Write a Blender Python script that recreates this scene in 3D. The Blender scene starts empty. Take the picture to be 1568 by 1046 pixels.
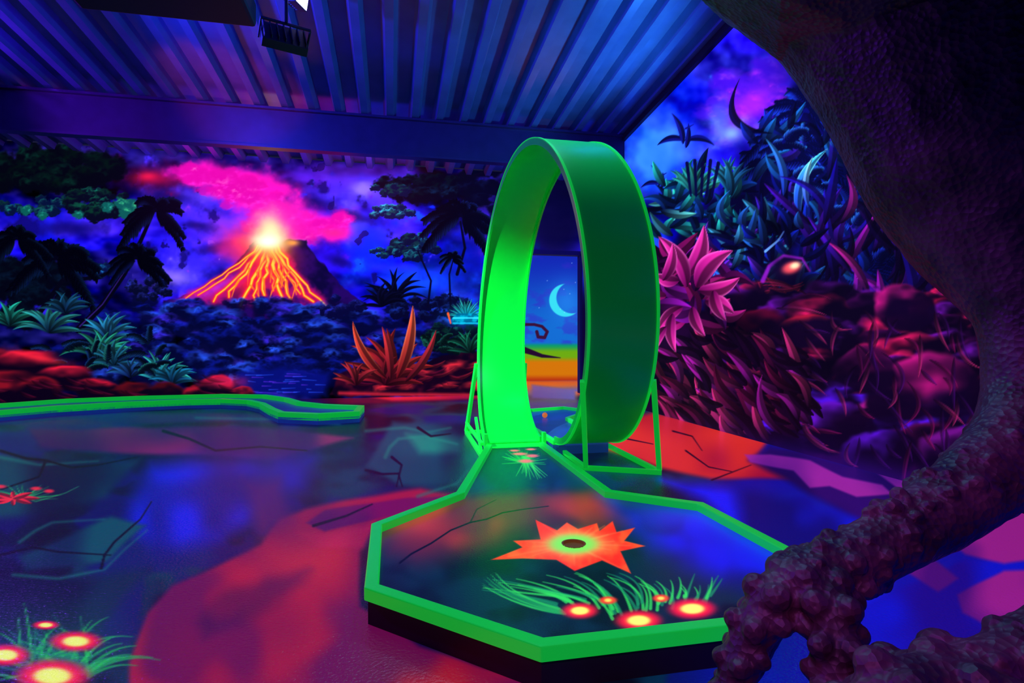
import bpy, bmesh, math, numpy as np
from mathutils import Vector, Matrix
rng=np.random.default_rng(7)
CT,ST=0.9784,0.2067
F0=871.0; H0=1.1
def dsg(x,y,z):
    """mural design coordinates (fixed per wall plane)"""
    D=np.maximum(ST*x+CT*y,0.3)
    return 784+F0*(CT*x-ST*y)/D, 523-F0*(z-H0)/D
# ------------------------------------------------------------ noise
T=rng.random((256,256))
def vn(x,y):
    xi=np.floor(x).astype(int); yi=np.floor(y).astype(int)
    xf=x-xi; yf=y-yi
    xf=xf*xf*(3-2*xf); yf=yf*yf*(3-2*yf)
    a=T[xi&255,yi&255]; b=T[(xi+1)&255,yi&255]; c=T[xi&255,(yi+1)&255]; d=T[(xi+1)&255,(yi+1)&255]
    return (a*(1-xf)+b*xf)*(1-yf)+(c*(1-xf)+d*xf)*yf
def fbm(x,y,o=4):
    s=0;a=1;t=0
    for i in range(o):
        s=s+a*vn(x*2**i+13.7*i,y*2**i+7.3*i); t+=a; a*=.5
    return s/t
def sm(a,b,x):
    t=np.clip((x-a)/(b-a),0,1); return t*t*(3-2*t)
def c3(c): return np.array(c,float)/255.
def lerp(a,b,t):
    return a+(b-a)*t[...,None]
class Canvas:
    def __init__(s,U,V,mono=True):
        s.U,s.V,s.mono=U,V,mono
        s.C=np.zeros(U.shape+(3,))
    def box(s,x0,y0,x1,y1):
        if s.mono:
            uc=s.U[0]; c0,c1=np.searchsorted(uc,[x0,x1])
            if c1-c0<1: return None
            va=s.V[:,c0]; vb=s.V[:,c1-1]
            m=(np.minimum(va,vb)<=y1)&(np.maximum(va,vb)>=y0)
            r=np.nonzero(m)[0]
            if len(r)==0: return None
            return (slice(r[0],r[-1]+1),slice(c0,c1))
        m=(s.U>=x0)&(s.U<=x1)&(s.V>=y0)&(s.V<=y1)
        r=np.nonzero(m.any(1))[0]; c=np.nonzero(m.any(0))[0]
        if len(r)==0: return None
        return (slice(r[0],r[-1]+1),slice(c[0],c[-1]+1))
    def mix(s,b,a,col):
        C=s.C[b]; col=np.asarray(col)
        s.C[b]=C+(col-C)*a[...,None]
def leaf(cv,x0,y0,x1,y1,w,bend,cb,ct,ce=None,a=1.):
    L=math.hypot(x1-x0,y1-y0)+1e-6; m=abs(bend)*L+w+2
    b=cv.box(min(x0,x1)-m,min(y0,y1)-m,max(x0,x1)+m,max(y0,y1)+m)
    if b is None: return
    U,V=cv.U[b]-x0,cv.V[b]-y0
    dx,dy=(x1-x0)/L,(y1-y0)/L
    t=(U*dx+V*dy)/L; d=-U*dy+V*dx
    tc=np.clip(t,0,1)
    d=d-bend*L*4*tc*(1-tc)
    hw=w*np.sin(np.pi*tc**.75)**.8
    al=sm(.7,-.7,np.abs(d)-hw)*(t>0)*(t<1)
    cb,ct=c3(cb),c3(ct)
    col=lerp(cb,ct,tc)
    q=np.clip(d/(hw+.01),-1,1)
    col=col*(1-.5*sm(-.2,.2,q))[...,None]
    col=col*(1-.3*np.exp(-(d/ max(.8,w*.12))**2))[...,None]
    if ce is not None:
        e=sm(.6,1.,np.abs(q))*tc
        col=lerp(col,c3(ce),e)
    cv.mix(b,al*a,np.clip(col,0,1))
def stroke(cv,pts,w0,w1,col,a=1.,soft=.8):
    xs=[p[0] for p in pts]; ys=[p[1] for p in pts]; m=max(w0,w1)+soft*2+1
    b=cv.box(min(xs)-m,min(ys)-m,max(xs)+m,max(ys)+m)
    if b is None: return
    U,V=cv.U[b],cv.V[b]; best=np.full(U.shape,1e9); n=len(pts)-1
    for i in range(n):
        ax,ay=pts[i]; bx,by=pts[i+1]; dx,dy=bx-ax,by-ay; l2=dx*dx+dy*dy+1e-9
        t=np.clip(((U-ax)*dx+(V-ay)*dy)/l2,0,1)
        d=np.hypot(U-ax-t*dx,V-ay-t*dy)-(w0+(w1-w0)*((i+t)/n))
        best=np.minimum(best,d)
    cv.mix(b,a*sm(soft,-soft,best),c3(col))
def poly(cv,pts,col,soft=1.,warp=0.,ws=30.,a=1.,col2=None,ns=40.,oct=3):
    xs=[p[0] for p in pts]; ys=[p[1] for p in pts]; m=soft+warp+2
    b=cv.box(min(xs)-m,min(ys)-m,max(xs)+m,max(ys)+m)
    if b is None: return
    U,V=cv.U[b],cv.V[b]
    U0,V0=U,V
    if warp:
        U=U0+warp*2*(fbm(U0/ws,V0/ws,oct)-.5); V=V0+warp*2*(fbm(U0/ws+50,V0/ws+9,oct)-.5)
    ins=np.zeros(U.shape,bool); best=np.full(U.shape,1e9); n=len(pts)
    for i in range(n):
        ax,ay=pts[i]; bx,by=pts[(i+1)%n]; dx,dy=bx-ax,by-ay; l2=dx*dx+dy*dy+1e-9
        t=np.clip(((U-ax)*dx+(V-ay)*dy)/l2,0,1)
        best=np.minimum(best,np.hypot(U-ax-t*dx,V-ay-t*dy))
        if ay!=by:
            ins^=((ay>V)!=(by>V))&(U<dx*(V-ay)/(by-ay)+ax)
    sd=np.where(ins,-best,best)
    c=c3(col)
    if col2 is not None:
        c=lerp(c,c3(col2),sm(.3,.7,fbm(U0/ns,V0/ns+31,oct)))
    cv.mix(b,a*sm(soft,-soft,sd),c)
def glow(cv,x,y,rx,ry,col,a=1.,rot=0.,p=1.,nz=0.):
    R=max(rx,ry)*2.4
    b=cv.box(x-R,y-R,x+R,y+R)
    if b is None: return
    U,V=cv.U[b]-x,cv.V[b]-y; c,s=math.cos(rot),math.sin(rot)
    q=((U*c+V*s)/rx)**2+((-U*s+V*c)/ry)**2
    if nz: q=q*(1+nz*(fbm(U/25+x,V/25+y,4)-.5)*4)
    cv.mix(b,np.clip(a*np.exp(-np.clip(q,0,50)**p),0,1),c3(col))
def tone(cv,x,y,rx,ry,mul,a=1.):
    """multiply colour in a soft region (lighting variation painted into the mural)"""
    R=max(rx,ry)*2.2
    b=cv.box(x-R,y-R,x+R,y+R)
    if b is None: return
    q=((cv.U[b]-x)/rx)**2+((cv.V[b]-y)/ry)**2; k=(a*np.exp(-q))[...,None]
    cv.C[b]=np.clip(cv.C[b]*(1+(np.array(mul)-1)*k),0,1)
def puff(cv,x,y,r,dark,light,ld=(-.4,-.9),asp=.75,a=1.,edge=.85,ns=2.3):
    b=cv.box(x-r*1.4,y-r*1.4,x+r*1.4,y+r*1.4)
    if b is None: return
    qx=(cv.U[b]-x)/r; qy=(cv.V[b]-y)/(r*asp)
    n=fbm(qx*ns+x,qy*ns+y,3)
    d=np.hypot(qx,qy)+(n-.5)*.9
    al=sm(1.,edge,d)*a
    s=np.clip((qx*ld[0]+qy*ld[1])*1.3+(n-.5)*2.2,0,1)**1.6
    cv.mix(b,al,lerp(c3(dark),c3(light),s))
def clump(cv,x,y,rx,ry,n,r0,r1,dark,light,ld=(-.4,-.9),edge=.75):
    P=[]
    for i in range(n):
        a=rng.random()*6.283; q=math.sqrt(rng.random())
        P.append((y+ry*q*math.sin(a),x+rx*q*math.cos(a)))
    P.sort()
    for (py,px) in P:
        k=rng.random()
        l=tuple(np.array(light)*(.3+.7*k*k))
        puff(cv,px,py,r0+(r1-r0)*rng.random(),dark,l,ld,.75,1,edge)
def fan(cv,x,y,R,n,a0,a1,w,cb,ct,ce=None,bend=.12,jit=.2,ry=1.):
    idx=list(range(n)); rng.shuffle(idx)
    for i in idx:
        f=i/(max(n-1,1)); a=math.radians(a0+(a1-a0)*f+rng.normal()*4)
        r=R*(1-jit*rng.random()); x1=x+r*math.cos(a); y1=y-r*math.sin(a)*ry
        k=.6+.4*rng.random()
        bd=(bend if math.cos(a)>0 else -bend)*(.4+rng.random())
        leaf(cv,x,y,x1,y1,w*(.7+.5*rng.random()),bd*-1,tuple(np.array(cb)*k),tuple(np.array(ct)*k),ce)
def frond(cv,x,y,ang,R,droop,col,edge,lw=1.2,n=16,ll=.33):
    pts=[]
    for i in range(9):
        t=i/8; pts.append((x+R*t*math.cos(ang),y-R*t*math.sin(ang)+droop*R*t*t))
    stroke(cv,pts,lw*1.3,lw*.5,col)
    for i in range(1,n):
        t=i/n*8; k=int(t); f=t-k
        px=pts[k][0]*(1-f)+pts[min(k+1,8)][0]*f; py=pts[k][1]*(1-f)+pts[min(k+1,8)][1]*f
        l=R*ll*(1-.65*(i/n))*(.8+.4*rng.random())
        dx=pts[min(k+1,8)][0]-pts[max(k-1,0)][0]; dy=pts[min(k+1,8)][1]-pts[max(k-1,0)][1]
        q=math.hypot(dx,dy)+1e-6; dx/=q;dy/=q
        for s in (1,-1):
            ex=px+l*(dx*.75-s*dy*.6); ey=py+l*(dy*.75+s*dx*.6)+l*.35
            leaf(cv,px,py,ex,ey,lw*1.5,0,col,edge if s<0 else col)
def palm(cv,x,y,R,col,edge,n=9,lw=1.2):
    for i in range(n):
        a=math.radians(-25+230*i/(n-1)+rng.normal()*6)
        frond(cv,x,y,a,R*(.8+.3*rng.random()),.55+.2*rng.random(),col,edge,lw)
# ------------------------------------------------------------ mesh helpers
def link(o): bpy.context.scene.collection.objects.link(o); return o
def empty(name,loc=(0,0,0)):
    o=bpy.data.objects.new(name,None); o.location=(0,0,0); return link(o)
def grid_mesh(name,P,C,mat,keep=None,flip=False):
    R,K=P.shape[:2]
    idx=np.arange(R*K).reshape(R,K)
    f=np.stack([idx[:-1,:-1],idx[:-1,1:],idx[1:,1:],idx[1:,:-1]],-1).reshape(-1,4)
    if flip: f=f[:,::-1]
    if keep is not None: f=f[keep.reshape(-1)]
    m=bpy.data.meshes.new(name)
    m.vertices.add(R*K); m.vertices.foreach_set('co',P.reshape(-1).astype(np.float32))
    m.loops.add(f.size); m.loops.foreach_set('vertex_index',f.reshape(-1).astype(np.int32))
    m.polygons.add(len(f)); m.polygons.foreach_set('loop_start',(np.arange(len(f))*4).astype(np.int32))
    m.update(calc_edges=True)
    at=m.color_attributes.new('paint','FLOAT_COLOR','POINT')
    c=np.clip(C,0,1); lin=np.where(c<=.04045,c/12.92,((c+.055)/1.055)**2.4)
    rgba=np.concatenate([lin,np.ones(lin.shape[:-1]+(1,))],-1).astype(np.float32)
    at.data.foreach_set('color',rgba.reshape(-1))
    m.materials.append(mat)
    return link(bpy.data.objects.new(name,m))
def bm_obj(name,bm,mat,parent=None,smooth=False,bevel=0):
    bmesh.ops.recalc_face_normals(bm,faces=bm.faces)
    m=bpy.data.meshes.new(name); bm.to_mesh(m); bm.free(); m.materials.append(mat)
    o=link(bpy.data.objects.new(name,m))
    if smooth:
        for p in m.polygons: p.use_smooth=True
        m.set_sharp_from_angle(angle=math.radians(35))
    if bevel:
        b=o.modifiers.new('bevel','BEVEL'); b.width=bevel; b.segments=2; b.limit_method='ANGLE'
    if parent: o.parent=parent
    return o
def add_box(bm,x0,y0,z0,x1,y1,z1,mtx=None):
    vs=[bm.verts.new((x,y,z)) for x in (x0,x1) for y in (y0,y1) for z in (z0,z1)]
    if mtx is not None:
        for v in vs: v.co=mtx@v.co
    for q in ((0,1,3,2),(4,6,7,5),(0,4,5,1),(2,3,7,6),(0,2,6,4),(1,5,7,3)): bm.faces.new([vs[i] for i in q])
def add_bar(bm,a,b,w,h=None):
    a=Vector(a);b=Vector(b);h=h or w; d=(b-a); L=d.length
    q=d.to_track_quat('Z','Y').to_matrix().to_4x4(); M=Matrix.Translation(a)@q
    add_box(bm,-w/2,-h/2,0,w/2,h/2,L,M)
def add_rail(bm,pts,w,z0,z1,closed=False,side=1):
    n=len(pts); P=[Vector(p) for p in pts]; I=[]
    for i in range(n):
        if closed or 0<i<n-1:
            a=(P[i]-P[i-1]).normalized(); b=(P[(i+1)%n]-P[i]).normalized()
        elif i==0: a=b=(P[1]-P[0]).normalized()
        else: a=b=(P[-1]-P[-2]).normalized()
        na=Vector((-a.y,a.x))*side; nb=Vector((-b.y,b.x))*side
        m=(na+nb); m/=max(m.length_squared,1e-6); I.append(P[i]+m*2*w)
    rings=[]
    for p,q in zip(P,I):
        rings.append([bm.verts.new((p.x,p.y,z0)),bm.verts.new((p.x,p.y,z1)),bm.verts.new((q.x,q.y,z1)),bm.verts.new((q.x,q.y,z0))])
    for i in range(n if closed else n-1):
        A,B=rings[i],rings[(i+1)%n]
        for k in range(4): bm.faces.new((A[k],A[(k+1)%4],B[(k+1)%4],B[k]))
    if not closed: bm.faces.new(rings[0]); bm.faces.new(rings[-1][::-1])
def prism(bm,pts,z0,z1):
    a=[bm.verts.new((p[0],p[1],z0)) for p in pts]; b=[bm.verts.new((p[0],p[1],z1)) for p in pts]; n=len(pts)
    for i in range(n): bm.faces.new((a[i],a[(i+1)%n],b[(i+1)%n],b[i]))
    bm.faces.new(a[::-1]); bm.faces.new(b)
# ------------------------------------------------------------ materials
def base_mat(name,col,rough=.5,metal=0,emit=None,es=0,noise=0,nscale=20,bump=0,bscale=60):
    m=bpy.data.materials.new(name); m.use_nodes=True; N=m.node_tree.nodes; L=m.node_tree.links
    p=N['Principled BSDF']; p.inputs['Roughness'].default_value=rough; p.inputs['Metallic'].default_value=metal
    p.inputs['Base Color'].default_value=(*col,1)
    tc=N.new('ShaderNodeTexCoord')
    if emit: p.inputs['Emission Color'].default_value=(*emit,1); p.inputs['Emission Strength'].default_value=es
    if noise:
        n=N.new('ShaderNodeTexNoise'); n.inputs['Scale'].default_value=nscale; n.inputs['Detail'].default_value=5
        L.new(tc.outputs['Object'],n.inputs['Vector'])
        r=N.new('ShaderNodeMix'); r.data_type='RGBA'
        r.inputs[6].default_value=(*[c*(1-noise) for c in col],1); r.inputs[7].default_value=(*[min(1,c*(1+noise)) for c in col],1)
        L.new(n.outputs['Fac'],r.inputs[0]); L.new(r.outputs[2],p.inputs['Base Color'])
    if bump:
        n=N.new('ShaderNodeTexNoise'); n.inputs['Scale'].default_value=bscale; n.inputs['Detail'].default_value=4
        L.new(tc.outputs['Object'],n.inputs['Vector'])
        b=N.new('ShaderNodeBump'); b.inputs['Strength'].default_value=bump; b.inputs['Distance'].default_value=.01
        L.new(n.outputs['Fac'],b.inputs['Height']); L.new(b.outputs['Normal'],p.inputs['Normal'])
    return m
def paint_mat(name,es,bm_,rough,bump=.1,bscale=80,spec=.5):
    m=base_mat(name,(0,0,0),rough,0,None,0,0,0,bump,bscale); N=m.node_tree.nodes; L=m.node_tree.links; p=N['Principled BSDF']
    a=N.new('ShaderNodeAttribute'); a.attribute_name='paint'
    s=N.new('ShaderNodeVectorMath'); s.operation='SCALE'; s.inputs['Scale'].default_value=bm_
    L.new(a.outputs['Color'],s.inputs[0]); L.new(s.outputs[0],p.inputs['Base Color'])
    L.new(a.outputs['Color'],p.inputs['Emission Color']); p.inputs['Emission Strength'].default_value=es
    p.inputs['Specular IOR Level'].default_value=spec
    return m
M_mural=paint_mat('mural_fluorescent_paint',1.3,.2,.7,.05,80,.1)
M_floor=paint_mat('floor_fluorescent_paint',.85,.5,.2,.6,75,.6)
M_plat=paint_mat('putting_surface_paint',1.0,.5,.32,.12,120,.35)
M_green=base_mat('fluorescent_green',(.003,.8,.05),.3,0,(0,.9,.07),.05,.06,6,.03,40)
M_rail=base_mat('fluorescent_green_rail',(.008,.8,.06),.3,0,(.006,.9,.06),.34,.08,8,.05,60)
M_dark=base_mat('dark_skirting',(.01,.01,.02),.6,0,noise=.3)
M_deck=base_mat('galvanised_deck',(.11,.18,.42),.28,.5,noise=.3,nscale=3,bump=.12,bscale=8)
M_beam=base_mat('beam_paint',(.03,.014,.08),.4,.2,noise=.3,nscale=5)
M_black=base_mat('black_metal',(.006,.004,.014),.55,.1,noise=.3,nscale=9)
M_wall=base_mat('dark_wall_paint',(.02,.012,.09),.7,0,(.02,.01,.2),.06,.4,2)
M_lamp=base_mat('uv_lamp_glass',(.5,.5,1),.3,0,(.45,.4,1),10)
def zc(y): return 4.67-.075*(y-9.1)
XR=3.95; YB=11.5
# ============================================================ BACK WALL MURAL
def paint_back(cv):
    U,V=cv.U,cv.V
    n=fbm(U/120,V/70,4); n1=fbm(U/80,V/45,4); n2=fbm((U-9)/80,(V+11)/45,4)
    t=sm(240,420,V)
    C=lerp(c3((8,3,80)),c3((16,6,225)),t)
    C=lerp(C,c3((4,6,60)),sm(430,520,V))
    C=lerp(C,c3((70,34,245)),sm(.5,.7,n)*sm(520,400,V)*.8)
    C=lerp(C,c3((4,2,50)),sm(.5,.34,n)*.85)
    C=np.clip(C+((n1-n2)*1.7)[...,None]*np.array([.4,.3,1.]),0,1)
    cv.C[:]=C
    for (x,y,rx,ry,c,a) in [(560,370,42,45,(10,36,255),.95),(650,430,74,32,(14,76,255),.9),(500,400,26,30,(46,8,240),.8),(300,320,60,38,(66,40,250),.8),(285,400,46,42,(56,36,255),.9),(270,425,28,14,(150,120,255),.75),(320,300,30,10,(130,80,255),.6),(335,345,30,20,(150,50,225),.6),(50,345,50,22,(10,20,220),.75),(560,292,46,26,(70,50,250),.75),(555,290,18,11,(150,130,255),.7),(470,275,50,16,(80,20,210),.6),(720,400,50,36,(8,20,210),.7),(740,330,16,40,(60,30,190),.6),(540,345,16,20,(110,90,250),.6)]:
        glow(cv,x,y,rx,ry,c,a,0,1.,.8)
    for (x,y,rx,ry,r_) in [(255,300,40,11,.2),(480,310,40,10,.1),(330,380,26,8,-.2),(540,330,34,8,.3),(520,400,24,9,.3),(300,345,30,7,.1),(110,350,60,12,0),(440,285,30,9,.1)]:
        glow(cv,x,y,rx,ry,(10,3,80),.75,r_,1.2,.9)
    glow(cv,330,268,110,16,(130,6,90),.5,.1,1,.6); glow(cv,240,275,56,13,(140,6,56),.85,0,1,.6); glow(cv,226,270,16,7,(250,24,70),.7)
    glow(cv,130,262,60,9,(80,6,50),.5,0,1,.5); glow(cv,560,262,90,12,(60,6,90),.5,0,1,.5)
    for (x,y,rx,ry,r_) in [(306,266,34,15,.1),(345,280,46,20,.4),(382,298,44,24,.5),(410,320,38,28,.7),(430,338,48,30,0),(480,346,48,22,.1),(515,354,22,16,0),(385,272,34,11,.2),(420,290,24,12,.1)]:
        glow(cv,x,y,rx,ry,(245,16,180),.95,r_,1.5,.5)
    for i in range(130):
        k=rng.random()
        if k<.62:
            t=rng.random(); x=285+150*t; y=264+72*t**1.6; sp=13+16*t
        elif k<.85:
            t=rng.random(); x=430+92*t; y=344+13*math.sin(t*4); sp=13
        else: x=425;y=335; sp=22
        x+=rng.normal()*sp*.7; y+=rng.normal()*sp*.4
        puff(cv,x,y,9+14*rng.random(),(205,6,150),(255,60,225) if rng.random()<.7 else (255,130,205),(.3,.7),.7,.7,.4,1.8)
    glow(cv,420,348,40,32,(255,50,170),.8,0,1,.4); glow(cv,512,357,20,8,(255,30,130),.9,0,1,.5)
    glow(cv,372,375,34,22,(255,36,90),.9,.3,1,.4); glow(cv,350,385,24,12,(200,30,150),.6,.3,1,.4)
    poly(cv,[(250,462),(300,448),(345,418),(372,392),(385,374),(395,369),(420,372),(440,367),(468,367),(478,385),(500,412),(525,440),(562,468),(562,490),(250,490)],(30,4,84),1.5,5,18,1,(8,3,46),18)
    poly(cv,[(262,460),(320,436),(360,408),(385,378),(430,370),(450,400),(470,430),(500,460),(500,470),(370,466),(300,464)],(180,12,110),6,6,12,.8,(70,6,96),14)
    glow(cv,412,400,36,30,(255,45,30),.95); glow(cv,385,430,32,14,(235,24,40),.8,-.6)
    glow(cv,330,440,50,10,(200,40,220),.7,-.4)
    for (ex,ey,w) in [(325,462,2.),(345,455,2.2),(368,468,3.),(388,462,2.),(402,452,2.8),(418,445,1.8),(430,464,3.3),(447,458,2.3),(462,450,2.),(478,462,2.5),(498,468,1.9),(305,452,1.2),(282,457,1.)]:
        sx=412+(ex-405)*.14; sy=376; pts=[]
        for i in range(10):
            t=i/9; pts.append((sx+(ex-sx)*t**1.25+rng.normal()*2.4*(t>0),sy+(ey-sy)*t))
        stroke(cv,pts,w*2.2,w*1.9,(230,16,70),.6,4)
        stroke(cv,pts,w*1.2,w*.9,(255,70,10),.95,1.5)
        stroke(cv,pts,w*.9,w*.35,(255,200,60),.95,1)
        if ex<480 and ex>330:
            for k in (4,6):
                sg=rng.normal()*7
                stroke(cv,[pts[k],(pts[k][0]+sg,pts[k][1]+12),(pts[k][0]+sg*1.6,pts[k][1]+26)],1.5,.5,(255,120,30),.9,1)
    glow(cv,412,372,28,22,(255,170,50),1.,0,1,.3); glow(cv,414,356,20,26,(255,225,160),1.,0,1.2,.3); glow(cv,410,370,22,11,(255,255,220),1.); glow(cv,448,372,10,5,(255,160,60),.9)
    B=[]
    for i in range(190):
        B.append((462+rng.random()*130,90+rng.random()*600))
    B.sort()
    for (y,x) in B:
        k=rng.random()
        puff(cv,x,y,13+24*rng.random(),(2,4,44),(40,90,255) if k<.34 else ((10,24,160) if k<.85 else (60,40,235)),(-.3+.6*rng.random(),-1),.6,.92,.5,2.2)
    poly(cv,[(365,572),(430,560),(505,570),(500,606),(370,606)],(5,12,110),8,5,20,.9)
    for i in range(30):
        x=375+rng.random()*110; y=570+rng.random()*32; l=6+rng.random()*22
        stroke(cv,[(x,y),(x+l,y+rng.normal()*.6)],.8,.3,(36,80,240) if rng.random()<.6 else (90,40,220),.6)
    clump(cv,70,262,120,32,60,16,28,(2,3,14),(6,54,44),edge=.5)
    clump(cv,60,316,60,12,16,9,14,(4,14,50),(24,130,130)); clump(cv,150,312,50,20,26,10,18,(4,6,26),(16,120,96))
    for (x,y,r) in [(165,318,12),(185,312,14),(200,318,17),(212,328,14),(206,340,9),(192,326,12),(120,330,10),(40,322,12),(65,330,10)]:
        puff(cv,x,y,r,(8,80,76),(90,255,150) if x>170 else (50,200,170),(.2,-.4),.8,1,.6)
    clump(cv,140,415,50,12,16,8,13,(4,12,60),(30,130,210))
    clump(cv,40,440,70,50,40,16,28,(2,3,16),(6,30,66),edge=.5)
    clump(cv,230,440,30,20,16,9,14,(4,6,36),(40,50,190))
    clump(cv,650,290,80,18,36,12,20,(2,2,20),(10,40,86),edge=.5); clump(cv,598,325,36,8,16,7,11,(5,14,60),(60,210,230))
    clump(cv,600,290,30,8,12,7,11,(5,10,50),(30,150,170))
    clump(cv,635,378,42,18,26,8,14,(5,10,46),(30,130,150)); clump(cv,583,388,14,6,8,5,8,(5,20,60),(60,235,235)); clump(cv,655,370,14,8,6,5,8,(5,20,60),(40,150,200))
    clump(cv,650,470,70,16,26,9,15,(3,4,36),(24,60,200))
    clump(cv,745,300,40,60,26,14,24,(2,2,24),(6,12,56),edge=.5)
    clump(cv,520,470,40,14,14,8,13,(4,4,46),(36,44,190))
    stroke(cv,[(120,505),(155,470),(190,420),(215,370),(235,325)],5.5,2.4,(3,3,18)); stroke(cv,[(122,500),(157,466),(190,417)],1,.6,(60,30,150),.7)
    stroke(cv,[(60,480),(95,430),(150,425),(205,400)],4,2,(3,3,18))
    stroke(cv,[(700,420),(712,380),(705,340)],2.5,1.5,(3,3,26)); stroke(cv,[(655,470),(660,430),(640,385)],1.8,1.2,(4,4,30)); stroke(cv,[(690,470),(688,420),(694,398)],1.5,1,(4,4,30))
    dk=(2,2,18)
    palm(cv,238,322,58,dk,(10,20,76),10,1.6); palm(cv,208,395,52,dk,(8,18,90),10,1.5); palm(cv,85,395,70,dk,(6,26,66),10,1.9)
    palm(cv,706,330,60,dk,(10,26,100),10,1.6); palm(cv,692,395,22,dk,(16,50,140),8,.8); palm(cv,25,365,50,dk,(6,22,56),8,1.6)
    for (x,y,R) in [(605,462,58),(585,470,40)]:
        fan(cv,x,y,R,11,5,175,3.2,(3,3,26),(8,10,60),None,.15)
    for (x,y,R,n,cb,ct) in [(15,500,50,9,(4,20,40),(40,240,200)),(75,510,60,12,(4,20,60),(60,220,210)),(100,480,45,9,(4,20,60),(30,120,170)),(165,520,56,12,(4,16,60),(50,190,240)),(150,552,62,13,(4,16,50),(50,230,180)),(175,560,50,10,(4,24,50),(40,160,200)),(245,585,60,14,(4,24,70),(60,240,230)),(265,588,42,10,(4,24,70),(30,170,230)),(200,578,40,8,(4,10,60),(40,120,200))]:
        fan(cv,x,y,R,n,8,172,4.2,cb,ct,None,.16,.25,.85)
    for i in range(18):
        frond(cv,10+rng.random()*230,525+rng.random()*50,math.radians(20+140*rng.random()),36+20*rng.random(),.5,(3,12,36),(40,170,150) if rng.random()<.4 else (20,70,150),1.,14,.22)
    # low mounds with red rims
    for (x,y,r,a_) in [(-30,562,60,.7),(40,560,60,.85),(100,580,50,.9),(0,596,60,.5),(60,600,50,.5),(150,598,40,.75),(200,604,40,.35),(255,604,36,.3),(298,604,30,.6),(335,594,38,.9),(372,604,24,.7)]:
        puff(cv,x,y,r,(8,1,20),(240*a_,24*a_,60*a_),(-.05,-1.15),.5,1,.7,1.)
    glow(cv,345,584,26,8,(220,30,90),.6,0,1,.5); glow(cv,60,548,40,5,(255,40,60),.6,.2,1,.5)
    for i in range(22):
        x=-40+rng.random()*420; y=574+rng.random()*30
        leaf(cv,x,y,x+25+20*rng.random(),y+4+rng.random()*8,3,.08,(20,1,20),(150,14,60),None,.5)
    poly(cv,[(505,606),(520,575),(545,560),(580,560),(620,575),(650,555),(690,540),(740,535),(800,560),(800,608)],(50,4,28),2,7,18,1,(10,1,20),20)
    for (x,y,r) in [(650,578,34),(700,566,36),(745,562,34),(620,594,28),(690,596,30),(735,594,30),(550,588,26),(590,598,26)]:
        puff(cv,x,y,r,(16,1,20),(235,40,56),(-.4,-.8),.5,.95,.6,1.3)
    for i in range(24):
        x=515+rng.random()*210; y=560+rng.random()*44; l=16+rng.random()*24; d=-.7 if rng.random()<.6 else .4
        leaf(cv,x,y,x+l,y+l*d*.5,3.,.12,(50,3,26),(235,40,60) if rng.random()<.5 else (150,12,60),None,.55)
    stroke(cv,[(520,602),(600,604),(720,605)],2.5,2.5,(255,40,60),.6,3)
    clump(cv,700,520,50,20,20,8,14,(3,6,22),(12,80,72))
    for i in range(12): frond(cv,655+rng.random()*70,540-rng.random()*15,math.radians(10+150*rng.random()),40,.5,(4,26,26),(26,130,100),1.,12,.25)
    fan(cv,720,540,40,10,10,170,2.6,(4,30,30),(30,190,140))
    fan(cv,600,585,88,8,20,160,6.5,(60,4,20),(235,50,46),None,.12,.3)
    fan(cv,590,590,62,12,5,175,5.,(60,4,24),(210,34,50),None,.18,.3)
    leaf(cv,608,580,632,468,8.5,.06,(90,6,20),(255,100,60),(255,140,90)); leaf(cv,592,580,540,492,7,-.1,(80,6,20),(255,80,50),(255,130,80))
    leaf(cv,598,580,585,500,6,.05,(70,6,20),(250,60,60)); leaf(cv,620,585,668,505,6,.08,(60,6,20),(210,50,60))
    fan(cv,545,590,42,8,30,170,4,(60,4,24),(255,60,70))
    fan(cv,714,488,34,20,10,170,1.6,(0,140,170),(70,255,240),None,.05,.2)
    poly(cv,[(692,488),(700,480),(728,480),(740,487),(740,497),(692,497)],(0,50,90),1,0,30,1,(0,150,180),6)
    stroke(cv,[(694,487),(738,487)],1.,1.,(80,240,255),.9); stroke(cv,[(694,495),(738,495)],1.,1.,(20,180,220),.9)
    glow(cv,714,486,26,14,(0,190,220),.4); stroke(cv,[(686,480),(690,495)],1.8,1,(255,90,40),.9)
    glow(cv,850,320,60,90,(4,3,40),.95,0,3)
xs=np.linspace(-8.95,XR,1180); zt=np.linspace(0,1,430)
X,Z=np.meshgrid(xs,zt*(zc(YB)+.1)); Y=np.full_like(X,YB)
U,V=dsg(X,Y,Z); cv=Canvas(U,V); paint_back(cv)
DX0,DZ=2.4,2.95
xc=(X[:-1,:-1]+X[1:,1:])/2; zcn=(Z[:-1,:-1]+Z[1:,1:])/2
grid_mesh('wall_back',np.stack([X,Y,Z],-1),cv.C,M_mural,keep=~((xc>DX0)&(zcn<DZ)))
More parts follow.
